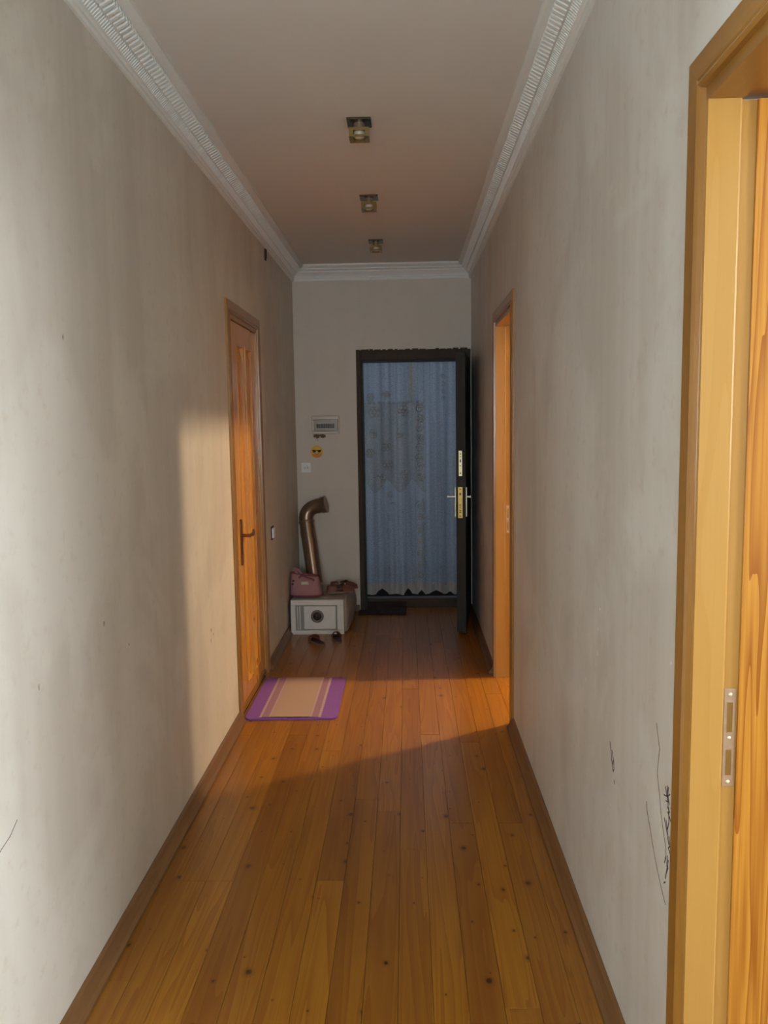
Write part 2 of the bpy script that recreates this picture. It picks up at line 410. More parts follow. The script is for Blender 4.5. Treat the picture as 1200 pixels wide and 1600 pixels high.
struct('floor_right_rooms', MB().box((XR+.001, Y0, -.022), (R_X1-.12, Y_END-.12, 0)), M['plank'], 'pine floor running on through the right doorways')
struct('floor_left_room', MB().box((L_X0+.12, Y0, -.022), (XL-.001, 1.5, 0)), M['plank'])
# baseboards
def baseboard(name, side, segs):
    x, sg = (XL, 1) if side == 'l' else (XR, -1)
    mb = MB()
    prof = [(0, 0), (.036, 0), (.036, .012), (.026, .022), (.016, .040), (.012, .050), (.004, .055), (0, .055)]
    for a, b in segs: mb.prism(prof, lambda u, v, t: (x+sg*u, t, v), a, b)
    struct(name, mb, M['baseboard'], 'low brown wooden skirting along the %s wall' % ('left' if side == 'l' else 'right'))
CW = .062
baseboard('baseboard_left', 'l', [(Y0, LO0), (LO1, P0-.012-CW), (P1+.012+CW, D)])
baseboard('baseboard_right', 'r', [(Y0, N0-CW-.012), (N1+CW+.012, F0-CW-.012), (F1+CW+.012, D)])
struct('baseboard_back', MB().box((XL+.036, D-.014, 0), (EX0-.005, D, .055), .003), M['baseboard'], 'low brown skirting on the end wall behind the white box')

# crown mouldings: profile (u = out from wall, v = up from the moulding foot)
DR = .115; PJ = .105
prof = [(0, 0), (.010, 0), (.014, .008), (.014, .018), (.020, .022), (.022, .030), (.030, .042), (.041, .054), (.052, .063), (.052, .070), (.062, .076), (.074, .080), (.076, .088), (.096, .096), (.105, .103), (.105, DR), (0, DR)]
def crown(name, fn, a, b, label):
    return struct(name, MB().prism(prof, fn, a, b), M['crown'], label)
fnL = lambda u, v, t: (XL+u, t, H-DR+v)
fnR = lambda u, v, t: (XR-u, t, H-DR+v)
fnB = lambda u, v, t: (t, D-u, H-DR+v)
cl = crown('trim_1', fnL, Y0, D, 'white ribbed plaster cornice along the left wall')
cr = crown('trim_2', fnR, Y0, D, 'white ribbed plaster cornice along the right wall')
cb = crown('trim_3', fnB, XL+.02, XR-.02, 'plain white cornice across the end wall')
def dentils(fn, parent):
    mb = MB(); y = .9
    pp = [(.050, .050), (.084, .068), (.080, .090), (.046, .071)]
    while y < D-.12:
        mb.prism([(u, v-.004) for u, v in pp], fn, y, y+.013); y += .027
    d = mb.build('dentil_row', M['crown'], parent); d['kind'] = 'stuff'
    mb = MB(); y = .9
    while y < D-.1:                       # low relief leaf band in the cove
        mb.prism([(.024, .030), (.041, .050), (.040, .055), (.020, .034)], lambda u, v, t: fn(u, v, t+(.008 if v > .045 else 0)), y, y+.006); y += .014
    d = mb.build('leaf_band', M['crown'], parent); d['kind'] = 'stuff'
dentils(fnL, cl); dentils(fnR, cr)

# ---------------------------------------------------------------- pine doors and door frames
CAS = [(0, 0), (CW, 0), (CW, .010), (CW-.004, .0125), (.020, .0115), (.016, .008), (.013, .0125), (.007, .015), (.001, .011)]
def casing(parent, fn, y0, y1, zc, r=.010):
    """three mitred pieces; fn(v,y,z) with v proud of the wall"""
    a, b, zt = y0-r, y1+r, zc+r+.012
    n = len(CAS)
    def piece(pts, mat):
        vs = [p for q in pts for p in q]
        fs = [(i, (i+1) % n, n+(i+1) % n, n+i) for i in range(n)]+[tuple(range(n)), tuple(range(2*n-1, n-1, -1))]
        MB().add(vs, fs).build('casing', mat, parent)
    piece([[fn(v, a-u, 0) for u, v in CAS], [fn(v, a-u, zt+u) for u, v in CAS]], M['pine_casing'])
    piece([[fn(v, b+u, 0) for u, v in CAS], [fn(v, b+u, zt+u) for u, v in CAS]], M['pine_casing'])
    piece([[fn(v, a-u, zt+u) for u, v in CAS], [fn(v, b+u, zt+u) for u, v in CAS]], M['pine_head'])

def strike_plate(parent, x0, x1, y, z0, z1):
    p = MB().box((x0, y-.0025, z0), (x1, y, z1), .001).build('strike_plate', M['steel'], parent)
    xm = (x0+x1)/2; h = z1-z0; k = MB()
    for a, b in ((.56, .86), (.12, .38)):
        k.box((xm-.005, y-.0032, z0+a*h), (xm+.005, y-.0024, z0+b*h))
    k.build('slot', M['brass'], p)
    sc = MB()
    for a in (.05, .5, .94): sc.lathe([(0, -.0042), (.003, -.0038), (.0038, -.0024)], (xm, y, z0+a*h), 'Y', 10)
    sc.build('screw', M['pale_brass'], p)

def open_frame(name, y0, y1, label, zs0, zs1):
    o = thing(name, (XR, (y0+y1)/2, 0), label, 'door frame', None, 'structure'); L = Vector(o.location)
    fn = lambda v, y, z: (XR-v-L.x, y-L.y, z)
    casing(o, fn, y0, y1, ZC)
    # jambs: main strip, rabbet strip, extension board
    for yy, sg in ((y1, 1), (y0, -1)):
        q = lambda x, d: (x-L.x, yy+sg*d-L.y)
        main = [q(XR-.001, 0), q(XR+.054, 0), q(XR+.058, .003), q(XR+.060, .010), q(XR+.060, JT), q(XR-.001, JT)]
        MB().prism(main, lambda u, v, t: (u, v, t), 0, ZC).build('door_jamb', M['pine_jamb'], o)
        rb = [q(XR+.060, .010), q(XR+.086, .010), q(XR+.086, JT), q(XR+.060, JT)]
        MB().prism(rb, lambda u, v, t: (u, v, t), 0, ZC).build('rabbet', M['pine_jamb'], o)
        ex = [q(XR+.0865, .004), q(XR+TW-.01, .004), q(XR+TW, .007), q(XR+TW, JT), q(XR+.0865, JT)]
        MB().prism(ex, lambda u, v, t: (u, v, t), 0, ZC).build('lining_board', M['pine_bold'], o)
    MB().box((XR-.001-L.x, y0-JT-L.y, ZC), (XR+.06-L.x, y1+JT-L.y, ZC+JT)).build('door_head', M['pine_head'], o)
    MB().box((XR+.0605-L.x, y0-JT-L.y, ZC+.008), (XR+TW-L.x, y1+JT-L.y, ZC+JT)).build('head_lining', M['pine_head'], o)
    strike_plate(o, .061, .083, y1+.010-L.y, zs0, zs1)
    return o
d_near = open_frame('door_1', N0, N1, 'wide pine door frame filling the right edge of the photo', .856, 1.047)
d_far = open_frame('door_2', F0, F1, 'glowing pine doorway frame far along the right wall', .885, 1.051)

# closed pine door in the left wall
dl = thing('door_3', (XL, (P0+P1)/2, 0), 'closed panelled pine door with bronze lever on the left wall', 'door', None, 'structure'); L = Vector(dl.location)
fn = lambda v, y, z: (v, y-L.y, z)
casing(dl, fn, P0, P1, ZC)
for yy, sg in ((P0, -1), (P1, 1)):
    MB().box((-TW, yy-L.y, 0), (.001, yy+sg*JT-L.y, ZC)).build('door_jamb', M['pine_jamb'], dl)
MB().box((-TW, P0-JT-L.y, ZC), (.001, P1+JT-L.y, ZC+JT)).build('door_head', M['pine_head'], dl)
MB().box((-.06, P0-L.y+.001, 0), (-.002, P1-L.y-.001, .03), .003).build('threshold', M['pine_head'], dl)
lf = MB()
xs, xb = -.010, -.050      # leaf front, back
ya, yb = P0+.003, P1-.003; za, zb = .035, ZC-.003
st = .10; mu = .10
cols = [(4.37, 4.535), (4.605, 4.77)]
rows = [(.11, 1.985)]
lf.box((xb, ya-L.y, za), (xs-.012, yb-L.y, zb))
lf.box((xs-.012, ya-L.y, za), (xs, yb-L.y, rows[0][0])); lf.box((xs-.012, ya-L.y, rows[0][1]), (xs, yb-L.y, zb))
lf.box((xs-.012, ya-L.y, rows[0][0]), (xs, cols[0][0]-L.y, rows[0][1])); lf.box((xs-.012, cols[0][1]-L.y, rows[0][0]), (xs, cols[1][0]-L.y, rows[0][1]))
lf.box((xs-.012, cols[1][1]-L.y, rows[0][0]), (xs, yb-L.y, rows[0][1]))
leaf = lf.build('leaf', M['pine'], dl)
for (c0, c1) in cols:
    for (r0, r1) in rows:
        c0_, c1_ = c0-L.y, c1-L.y
        def rect(i, x): return [(x, c0_+i, r0+i), (x, c1_-i, r0+i), (x, c1_-i, r1-i), (x, c0_+i, r1-i)]
        rings = [rect(0, xs+.004), rect(.012, xs+.006), rect(.018, xs-.010), rect(.030, xs-.011), rect(.062, xs+.004)]
        vs = [p for r in rings for p in r]; fs = []
        for k in range(len(rings)-1):
            for i in range(4): fs.append((k*4+i, k*4+(i+1) % 4, k*4+4+(i+1) % 4, k*4+4+i))
        fs.append(tuple(range(len(vs)-4, len(vs))))
        vs += rect(0, xs-.0125); b = len(vs)-4
        for i in range(4): fs.append((i, (i+1) % 4, b+(i+1) % 4, b+i))
        fs.append((b+3, b+2, b+1, b))
        MB().add(vs, fs).build('panel', M['pine'], leaf)
hy = 4.325-L.y
pl = MB()
pp = [(hy-.018, .80), (hy-.012, .793), (hy+.012, .793), (hy+.018, .80), (hy+.018, 1.036), (hy+.012, 1.043), (hy-.012, 1.043), (hy-.018, 1.036)]
pl.prism(pp, lambda u, v, t: (t, u, v), xs, xs+.008)
hp = pl.build('handle_plate', M['bronze'], dl)
lv = MB(); lv.cyl((xs+.006, hy, .955), (xs+.05, hy, .955), .009, 14)
lv.tube([(xs+.05, hy-.004, .955), (xs+.052, hy+.03, .955), (xs+.053, hy+.07, .952), (xs+.051, hy+.105, .958), (xs+.046, hy+.13, .966)], [.010, .0095, .009, .009, .008], 12)
lv.build('lever', M['bronze'], hp)
MB().lathe([(0, .0095), (.006, .0095), (.009, .008)], (xs, hy, .86), 'X', 12).build('keyhole', M['black'], hp)

# ---------------------------------------------------------------- entrance door (metal, open inwards against the right wall)
de = thing('door_4', (.06, D, 0), 'dark metal entrance door standing open in its chipped frame', 'door', None, 'structure'); L = Vector(de.location)
def B(a, b): return Vector(a)-L, Vector(b)-L
fx0, fx1, fz = -.349, .442, 2.045
rng = random.Random(3)
def frame_member(a, b, mat, name): return MB().box(*B(a, b), .004).build(name, mat, de)
frame_member((EX0, D-.012, 0), (fx0-.006, D+.10, EZ), M['iron_frame'], 'frame_post')
frame_member((fx1+.006, D-.012, 0), (EX1, D+.10, EZ), M['iron_frame'], 'frame_post')
top = MB(); top.box(*B((fx0-.006, D-.012, fz+.006), (fx1+.006, D+.10, EZ)), .004)
tp = top.build('frame_head', M['iron_frame'], de)
ch = MB(); x = EX0
while x < EX1-.03:                       # chipped plaster edge over the frame
    wd = rng.uniform(.02, .06); hh = rng.uniform(.002, .010)
    ch.box(*B((x, D-.006, EZ-.004), (min(x+wd, EX1), D+.01, EZ+hh))); x += wd+rng.uniform(0, .02)
ch.build('ragged_edge', M['iron_frame'], tp)
inn = MB()
inn.box(*B((fx0-.006, D+.004, .0), (fx0+.006, D+.15, fz))); inn.box(*B((fx1-.006, D+.004, 0), (fx1+.006, D+.15, fz))); inn.box(*B((fx0-.006, D+.004, fz-.006), (fx1+.006, D+.15, fz+.006)))
inn.build('rebate', M['iron_inner'], de)
MB().box(*B((fx0, D+.121, -.021), (fx1, D+.215, .078)), .006).build('threshold', M['iron_frame'], de)
# leaf: from the hinge to the free edge
hx, hyy = .468, D-.015
ex, ey = .372, 5.775
dv = Vector((ex-hx, ey-hyy, 0)); ln = dv.length; dv.normalize(); nv = Vector((dv.y, -dv.x, 0)); nv = nv if nv.x > 0 else -nv
# local frame: a along leaf from hinge, b thickness towards the right wall, z
def lp(a, b, z):
    p = Vector((hx-.018, hyy, 0))+dv*a+nv*b; return (p.x-L.x, p.y-L.y, z)
def lbox(mb, a0, a1, b0, b1, z0, z1):
    vs = [lp(a, b, z) for z in (z0, z1) for b in (b0, b1) for a in (a0, a1)]
    return mb.add(vs, [(0, 2, 3, 1), (4, 5, 7, 6), (0, 1, 5, 4), (2, 6, 7, 3), (0, 4, 6, 2), (1, 3, 7, 5)])
T = .066
mb = MB(); lbox(mb, 0, ln, .006, T-.012, .03, 2.03)
lfe = mb.build('leaf', M['iron_door'], de)
mb = MB(); lbox(mb, .0, ln-.0, 0, .006, .03, 2.03); lbox(mb, .07, ln-.09, -.006, 0, .14, .95); lbox(mb, .07, ln-.09, -.006, 0, 1.05, 1.93)
mb.build('inner_sheet', M['iron_inner'], lfe)
mb = MB(); lbox(mb, .02, ln+.010, T-.012, T, .02, 2.04)
mb.build('outer_sheet', M['iron_door'], lfe)
mb = MB(); lbox(mb, ln, ln+.004, .012, .018, .03, 2.03); lbox(mb, ln, ln+.004, .042, .048, .03, 2.03)
mb.build('edge_fold', M['iron_door'], lfe)
mb = MB(); lbox(mb, ln, ln+.006, .018, .042, 1.165, 1.345)
lk = mb.build('upper_lock_plate', M['pale_brass'], de)
mb = MB()
for z0, z1 in ((1.318, 1.326), (1.300, 1.306), (1.262, 1.285), (1.236, 1.242), (1.180, 1.19)): lbox(mb, ln+.006, ln+.007, .026, .034, z0, z1)
mb.build('slot', M['black'], lk)
mb = MB(); lbox(mb, ln, ln+.007, .012, .044, .865, 1.085)
lk = mb.build('lower_lock_plate', M['brass'], de)
mb = MB()
for z0, z1 in ((1.068, 1.074), (1.028, 1.045), (.955, .962), (.940, .946), (.915, .922), (.903, .91), (.876, .882)): lbox(mb, ln+.007, ln+.008, .022, .033, z0, z1)
mb.build('slot', M['black'], lk)
for side in (0, 1):
    b0, sgn = (-.006, -1) if side == 0 else (T, 1)
    mb = MB(); lbox(mb, ln-.075, ln-.035, min(b0, b0+sgn*.007), max(b0, b0+sgn*.007), .87, 1.08)
    pz = mb.build('handle_plate', M['pale_brass'], de)
    k = MB(); zc = 1.012
    out = .055 if side == 0 else .028
    k.tube([lp(ln-.055, b0+sgn*.006, zc), lp(ln-.055, b0+sgn*out, zc)], .009, 12)
    k.tube([lp(ln-.05, b0+sgn*out, zc), lp(ln-.09, b0+sgn*(out+.006), zc), lp(ln-.15, b0+sgn*(out+.003), zc-.004)], [.009, .009, .008], 12)
    k.build('lever', M['chrome'], pz)

# ---------------------------------------------------------------- lace curtain in the entrance
YC = D+.155
def fold(x): return .010*math.sin(x*34)+.006*math.sin(x*71+1)+.004*math.sin(x*17+2)+(.016*math.sin(x*60)*min(1, (x-.16)/.05) if x > .16 else 0)
cx0, cx1 = -.36, .455
lc = thing('lace_curtain', (.05, YC, .11), 'pale bluish lace curtain hanging in the open entrance doorway', 'curtain'); L = Vector(lc.location)
hemz = lambda x: .195+.006*math.sin(x*20)
cu = MB().grid(lambda u, v: (cx0+(cx1-cx0)*u-L.x, YC+fold(cx0+(cx1-cx0)*u)*(1.1-.3*v)-L.y, hemz(cx0+(cx1-cx0)*u)+(2.052-hemz(cx0+(cx1-cx0)*u))*v-L.z), 180, 24)
cu.build('sheer_cloth', M['sheer'], lc)
def hem_low(x):
    z = .106+.004*math.sin(x*45)
    for c, wd, h in ((-.215, .055, .055), (.0, .035, .05), (.115, .03, .04), (.24, .06, .032), (.36, .03, .02)):
        q = abs(x-c)/wd
        if q < 1: z += h*(1-q)**.7
    return z
MB().grid(lambda u, v: (cx0+(cx1-cx0)*u-L.x, YC-.003+fold(cx0+(cx1-cx0)*u)*1.1-L.y, hem_low(cx0+(cx1-cx0)*u)+(hemz(cx0+(cx1-cx0)*u)+.006-hem_low(cx0+(cx1-cx0)*u))*v-L.z), 220, 4).build('scalloped_hem', M['hem'], lc)
# shorter dense lace panel on the left, scalloped foot
px0, px1 = -.358, .145
def pan_low(x): return 1.05-.05*abs(math.sin((x-px0)/(px1-px0)*math.pi*2.5))+.03*math.sin(x*30)
MB().grid(lambda u, v: (px0+(px1-px0)*u-L.x, YC-.012+fold(px0+(px1-px0)*u)*.9-L.y, pan_low(px0+(px1-px0)*u)+(1.715-pan_low(px0+(px1-px0)*u))*v-L.z), 110, 12).build('lace_panel', M['lace'], lc)
mo = MB()
def cp(x, z, off=.0155): return (x-L.x, YC-off+fold(x)*.9-L.y, z-L.z)
def ring(x, z, r, th=.0035, n=18, sq=1.0): mo.tube([cp(x+r*math.cos(2*math.pi*i/n), z+sq*r*math.sin(2*math.pi*i/n)) for i in range(n)], th, 5, closed=True)
def curl(x, z, r, turns=1.4, flip=1, th=.003):
    n = 26; mo.tube([cp(x+flip*r*(1-.75*i/n)*math.cos(turns*2*math.pi*i/n), z+r*(1-.75*i/n)*math.sin(turns*2*math.pi*i/n)) for i in range(n+1)], th, 5)
def flower(x, z, r):
    ring(x, z, r*.28)
    for k in range(6):
        a = k*math.pi/3; ring(x+r*.62*math.cos(a), z+r*.62*math.sin(a), r*.3, .0028, 10)
# rose column
for i, z in enumerate((.86, .76, .66, .56, .46, .36, .27)):
    curl(.112, z, .042 if i % 2 == 0 else .034, 1.5, 1 if i % 2 else -1, .0042)
    ring(.118+.012*math.sin(i*2), z, .010, .004, 10)
for z in (.905, .815, .71, .61, .51, .41): curl(.142, z, .018, 1.2, -1)
for i, z in enumerate((1.66, 1.58, 1.50, 1.42, 1.34, 1.26, 1.18, 1.10)):
    flower(.115+.01*math.sin(i), z, .036) if i % 2 else curl(.112, z, .038, 1.5, 1, .004)
# flowers scattered over the panel and its top row
for x, z, r in ((-.26, 1.64, .052), (-.02, 1.645, .05), (-.17, 1.36, .05), (-.15, 1.20, .045), (-.27, 1.46, .04), (-.3, 1.3, .04), (-.16, 1.78, .035), (-.29, 1.76, .035), (-.05, 1.45, .03), (-.22, 1.10, .04), (-.02, 1.12, .04)): flower(x, z, r)
for i in range(12): curl(px0+.02+i*.04, 1.705+.006*(i % 2), .016, 1.1, 1 if i % 2 else -1, .0026)
for i, z in enumerate((.95, .86, .76, .65, .54, .42, .32)): curl(-.14+.015*math.sin(i*1.7), z, .032, 1.3, 1 if i % 2 else -1, .0026)
for i, z in enumerate((1.92, 1.86, 1.80, 1.74)): curl(.305, z, .02, 1.2, 1 if i % 2 else -1, .0028)
for i in range(9): ring(cx0+.03+i*.092, .195, .010, .0035, 10); 
mt = mo.build('embroidery', M['motif'], lc); mt['kind'] = 'stuff'
MB().box((.033-L.x, YC+.045-L.y, 1.73-L.z), (.064-L.x, YC+.049-L.y, 2.05-L.z)).build('yellow_strip', M['yellow_translucent'], lc)  # narrow translucent yellow strip behind the sheer cloth
MB().cyl((cx0-.0-L.x, YC+.03-L.y, 2.055-L.z), (cx1-L.x, YC+.03-L.y, 2.055-L.z), .006, 10).build('curtain_rod', M['steel'], lc)

# ---------------------------------------------------------------- ceiling spotlights
def spot():
    o = thing('ceiling_spotlight', (-.178, 3.503, H), None, 'ceiling light', 'square ceiling spotlights')
    MB().box((-.05, -.053, -.008), (.05, .053, 0), .002).build('base_plate', M['lamp_metal'], o)
    MB().lathe([(.023, -.036), (.023, -.006)], (0, 0, 0), 'Z', 18).build('neck', M['neck'], o)
    b = MB(); w_, z0, z1, h = .0415, -.071, -.035, .024
    b.box((-w_, -w_, z0), (-h, w_, z1)); b.box((h, -w_, z0), (w_, w_, z1)); b.box((-h, -w_, z0), (h, -w_+.004, z0+.008)); b.box((-h, w_-.006, z0), (h, w_, z1)); b.box((-h, -w_, z1-.012), (h, -w_+.004, z1))
    b.box((-h, -w_+.004, z1-.006), (h, w_-.006, z1))
    b.build('square_shade', M['lamp_gold'], o)
    MB().lathe([(.0, -.066), (.017, -.066), (.0235, -.060), (.0235, -.0415)], (0, 0, 0), 'Z', 20).build('lens', M['frosted'], o)
    return o
s1 = spot(); tag(s1, 'nearest and largest of three square bronze ceiling spotlights')
s2 = copy_tree(s1); s2.location = (-.189, 4.63, H); s2['label'] = 'middle one of three square bronze ceiling spotlights in a row'
s3 = copy_tree(s1); s3.location = (-.191, 5.72, H); s3['label'] = 'farthest square bronze ceiling spotlight, close to the end wall'

# ---------------------------------------------------------------- fittings on the end wall
o = thing('fuse_box', (-.65, D, 1.466), 'flush cream fuse box with dark breakers on the end wall', 'fuse box')
MB().box((-.112, -.014, 0), (.112, 0, .148), .006).build('surround', M['cream_plastic'], o)
MB().box((-.100, -.024, .022), (.100, -.012, .118), .005).build('door', M['grey_plastic'], o)
MB().box((-.075, -.028, .040), (.078, -.022, .092), .003).build('window_frame', M['cream_plastic'], o)
for k in range(10):
    bk = MB().box((-.070+k*.0145, -.034, .048), (-.058+k*.0145, -.026, .084), .0015).build('breaker', M['breaker'], o)
MB().box((-.104, -.027, .03), (-.096, -.020, .11), .002).build('hinge', M['white_plastic'], o)
mb = MB(); rr = random.Random(5)
for k in range(14):
    x = -.10+rr.random()*.09; z = -.004-rr.random()*.02; mb.box((x, -.004-rr.random()*.004, z-.008), (x+.012+rr.random()*.014, 0, z+.006))
mb.box((-.075, -.004, -.055), (-.070, 0, -.01))
mb.build('broken_plaster', M['plaster_hole'], o)

o = thing('smiley_sticker', (-.727, D, 1.324), 'round yellow smiley sticker wearing dark sunglasses', 'sticker')
MB().lathe([(0, -.004), (.046, -.004), (.050, -.001), (.050, 0)], (0, 0, 0), 'Y', 32, False).build('face', M['yellow'], o)
def poly(pts, y, th=.0012): return MB().prism(pts, lambda u, v, t: (u, t, v), y-th, y)
poly([(.044*math.cos(a), .044*math.sin(a)-.002) for a in [math.radians(200+i*14) for i in range(11)]], -.004, .0004).build('cheek_shade', M['orange_shade'], o)
g = MB()
for sx in (-1, 1): g.prism([(sx*.005, .014), (sx*.036, .018), (sx*.034, .004), (sx*.026, -.006), (sx*.014, -.006), (sx*.007, .003)], lambda u, v, t: (u, t, v), -.0068, -.0046)
g.prism([(-.006, .015), (.006, .015), (.006, .010), (-.006, .010)], lambda u, v, t: (u, t, v), -.0064, -.0046)
g.build('sunglasses', M['black'], o)
MB().tube([(.018*math.sin(a), -.0052, -.010-.013*math.cos(a)+.004) for a in [math.radians(-62+i*12.4) for i in range(11)]], .0016, 6).build('smile', M['strap'], o)

o = thing('wall_socket', (-.815, D, 1.196), 'small white two-pin socket below the smiley sticker', 'socket')
MB().box((-.041, -.012, -.041), (.041, 0, .041), .006).build('plate', M['white_plastic'], o)
MB().lathe([(0, -.014), (.021, -.014), (.0235, -.018), (.027, -.018), (.028, -.011)], (0, 0, 0), 'Y', 24).build('recess_ring', M['white_plastic'], o)
for sx in (-1, 1): MB().lathe([(0, -.0155), (.0035, -.0155), (.0035, -.013)], (sx*.0095, 0, 0), 'Y', 10).build('pin_hole', M['black'], o)

o = thing('light_switch', (XL, 5.275, .84), 'double grey light switch on left wall past the pine door', 'switch')
MB().box((0, -.045, -.045), (.005, .045, .045), .004).build('plate', M['dial'], o)
for sy in (-1, 1): MB().box((.004, sy*.020-.014, -.033), (.017, sy*.020+.014, .033), .003).build('rocker', M['white_plastic'], o)

o = thing('cornice_bracket', (XL, 5.33, 2.60), 'small brown wire bracket on left wall just under the cornice', 'bracket')
mb = MB(); mb.box((0, -.022, 0), (.006, -.016, .07)); mb.box((0, .016, 0), (.006, .022, .07)); mb.box((0, -.022, 0), (.006, .022, .006))
mb.build('wire_frame', M['strap'], o)
MB().box((0, -.007, .012), (.012, .007, .07), .002).build('clip', M['strap'], o)

# ---------------------------------------------------------------- white box with dial, in the corner
bx0, bx1, by0, by1, bh = -.868, -.475, 5.86, 6.42, .262
o = thing('wrapped_box', ((bx0+bx1)/2, 6.1, 0), 'low box with white framed front and round dark dial in the corner', 'box'); L = Vector(o.location)
def bulge(u, v):            # side-and-top cover as one draped sheet over a bulging body
    return u, v
bm = bmesh.new(); bmesh.ops.create_cube(bm, size=1)
bmesh.ops.bevel(bm, geom=list(bm.edges), offset=.07, segments=4, profile=.5, affect='EDGES')
bmesh.ops.subdivide_edges(bm, edges=[e for e in bm.edges if e.calc_length() > .3], cuts=6, use_grid_fill=True)
rr = random.Random(11)
for v in bm.verts:
    x, y, z = v.co
    k = max(0, x+.1)/.6
    bul = .06*k*(1-(2*z)**2*.7)*(.4+.6*max(0, min(1, (y+.5)/.5)))
    v.co = (x*(bx1-bx0)+.0+bul, y*(by1-by0-.03)+.02+6.14-L.y, max(.0, (z+.5)*bh+.004*math.sin(9*x+14*y)))
    if z < -.4 and x > .3: v.co.x += .012
MB().frombm(bm, True).build('cloth_cover', M['wrap'], o)
f = MB(); X0, X1 = bx0-L.x, bx1-L.x; yf = by0-L.y
def fr(a, b, c, d, y0, y1, ch=.003): return MB().box((X0+a, yf+y0, b), (X0+c, yf+y1, d), ch)
Wd = X1-X0
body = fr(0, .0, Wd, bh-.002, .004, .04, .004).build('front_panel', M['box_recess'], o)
mb = MB()
for a, b, c, d in ((0, .0, Wd, .03), (0, bh-.042, Wd, bh-.002), (0, .03, .035, bh-.042), (Wd-.05, .03, Wd, bh-.042)): mb.box((X0+a, yf-.022, b), (X0+c, yf+.004, d), .004)
mb.build('front_frame', M['box_panel'], body)
mb = MB()
for a in (.046, .062): mb.box((X0+a, yf-.012, .035), (X0+a+.008, yf+.004, bh-.05), .002)
mb.build('rib', M['box_panel'], body)
p = fr(.095, .038, Wd-.062, bh-.052, -.008, .006, .005).build('inner_panel', M['box_panel'], body)
dc = (X0+.195, yf-.008, .135)
MB().lathe([(.0, -.006), (.028, -.006), (.031, -.010), (.043, -.012), (.047, -.008), (.048, .001)], dc, 'Y', 28).build('dial_rim', M['dial_rim'], body)
mb = MB().lathe([(0, -.008), (.03, -.008), (.03, -.002)], dc, 'Y', 24)
for k in range(4):
    a = math.pi/4+k*math.pi/2; mb.box((dc[0]+.014*math.cos(a)-.006, dc[1]-.016, dc[2]+.014*math.sin(a)-.006), (dc[0]+.014*math.cos(a)+.006, dc[1]-.007, dc[2]+.014*math.sin(a)+.006), .003)
mb.build('dial', M['dial'], body)

# pink bag on the box
bt = bh+.006
o = thing('pink_bag', (-.762, 5.985, bt), 'small dusty pink bag with black eyelets on top of box', 'bag')
def bagfn(u, v):
    a = 2*math.pi*u; hgt = .15*v
    w_ = .120*(1-.15*max(0, v-.05)**1.5); d_ = .075*(1-.55*v)
    n = 3.2; cxx = math.copysign(abs(math.cos(a))**(2/n), math.cos(a)); sxx = math.copysign(abs(math.sin(a))**(2/n), math.sin(a))
    r = min(1, .8+v*6) if v < .05 else 1
    return (w_*cxx*r-.012*v, d_*sxx*r+.006*math.sin(3*a)*v, hgt+.03*v*(-cxx*.5+.3))
bg = MB().grid(bagfn, 48, 14); bg.add([bagfn(i/48, 0) for i in range(48)], [tuple(range(47, -1, -1))]); bg.add([Vector(bagfn(i/48, .97)) for i in range(48)], [tuple(range(48))])
bag = bg.build('body', M['pink'], o)
MB().tube([Vector(bagfn(i/40, .04))*1.0 for i in range(40)], .006, 6, closed=True).build('base_piping', M['pink_dark'], o)
MB().tube([Vector(bagfn(i/40, 1.0)) for i in range(40)], .005, 6, closed=True).build('rim', M['pink_dark'], o)
for z, x in ((.118, -.094), (.094, -.098)): MB().lathe([(0, -.002), (.006, -.003), (.008, 0), (.008, .006)], (x, -.047 if z > .1 else -.053, z), 'Y', 14).build('eyelet', M['black'], o)
MB().box((-.035, -.056, .088), (.022, -.046, .112), .004).build('tag', M['cream_plastic'], o)
MB().tube([(-.05, -.036, .140), (-.035, -.05, .160), (0, -.056, .150), (.04, -.052, .135), (.062, -.04, .118)], .007, 8).build('handle', M['pink_dark'], o)
MB().tube([(-.07, .01, .15), (-.085, .012, .19), (-.09, .012, .205), (-.06, .014, .19), (-.03, .012, .14)], [.012, .014, .010, .012, .012], 8).build('strap', M['pink'], o)

# stove pipe with an elbow, leaning in the corner on the box
o = thing('stovepipe', (-.735, 6.34, bt), 'brown enamelled stove pipe with bent elbow leaning in the corner', 'pipe'); L = Vector(o.location)
b0 = Vector((0, 0, 0)); t0 = Vector((-.072, .10, .50)); dd = (t0-b0).normalized()
MB().tube([b0+dd*.017, b0+dd*.1, b0+dd*.3, t0], .060, 28).build('straight_pipe', M['stovepipe'], o)
MB().tube([t0-dd*.012, t0-dd*.004, t0+dd*.004, t0+dd*.012], [.062, .0645, .0645, .062], 28).build('joint_collar', M['stovepipe'], o)
pts = []; R_ = .085
e = Vector((1, -.12, .22)).normalized()
for i in range(13):
    s_ = i/12; d_ = (dd*(1-s_)+e*s_).normalized()
    pts.append(d_)
P = [t0]
for d_ in pts: P.append(P[-1]+d_*.0135)
elbow_end = P[-1]
MB().tube(P, .059, 28).build('elbow', M['stovepipe'], o)
MB().tube([elbow_end-e*.004, elbow_end+e*.03, elbow_end+e*.034, elbow_end+e*.075], [.0605, .0615, .066, .069], 28, True).build('socket_end', M['stovepipe'], o)

o = thing('rod', (-.73, 6.50, 0), 'thin pale grey rod leaning in the corner left of stove pipe', 'rod')
MB().tube([(0, 0, .012), (-.07, .02, .33), (-.145, .055, .68)], .007, 10).build('shaft', M['steel'], o)
MB().tube([(.002, 0, .0), (-.001, 0, .025)], .009, 10).build('end_cap', M['strap'], o)
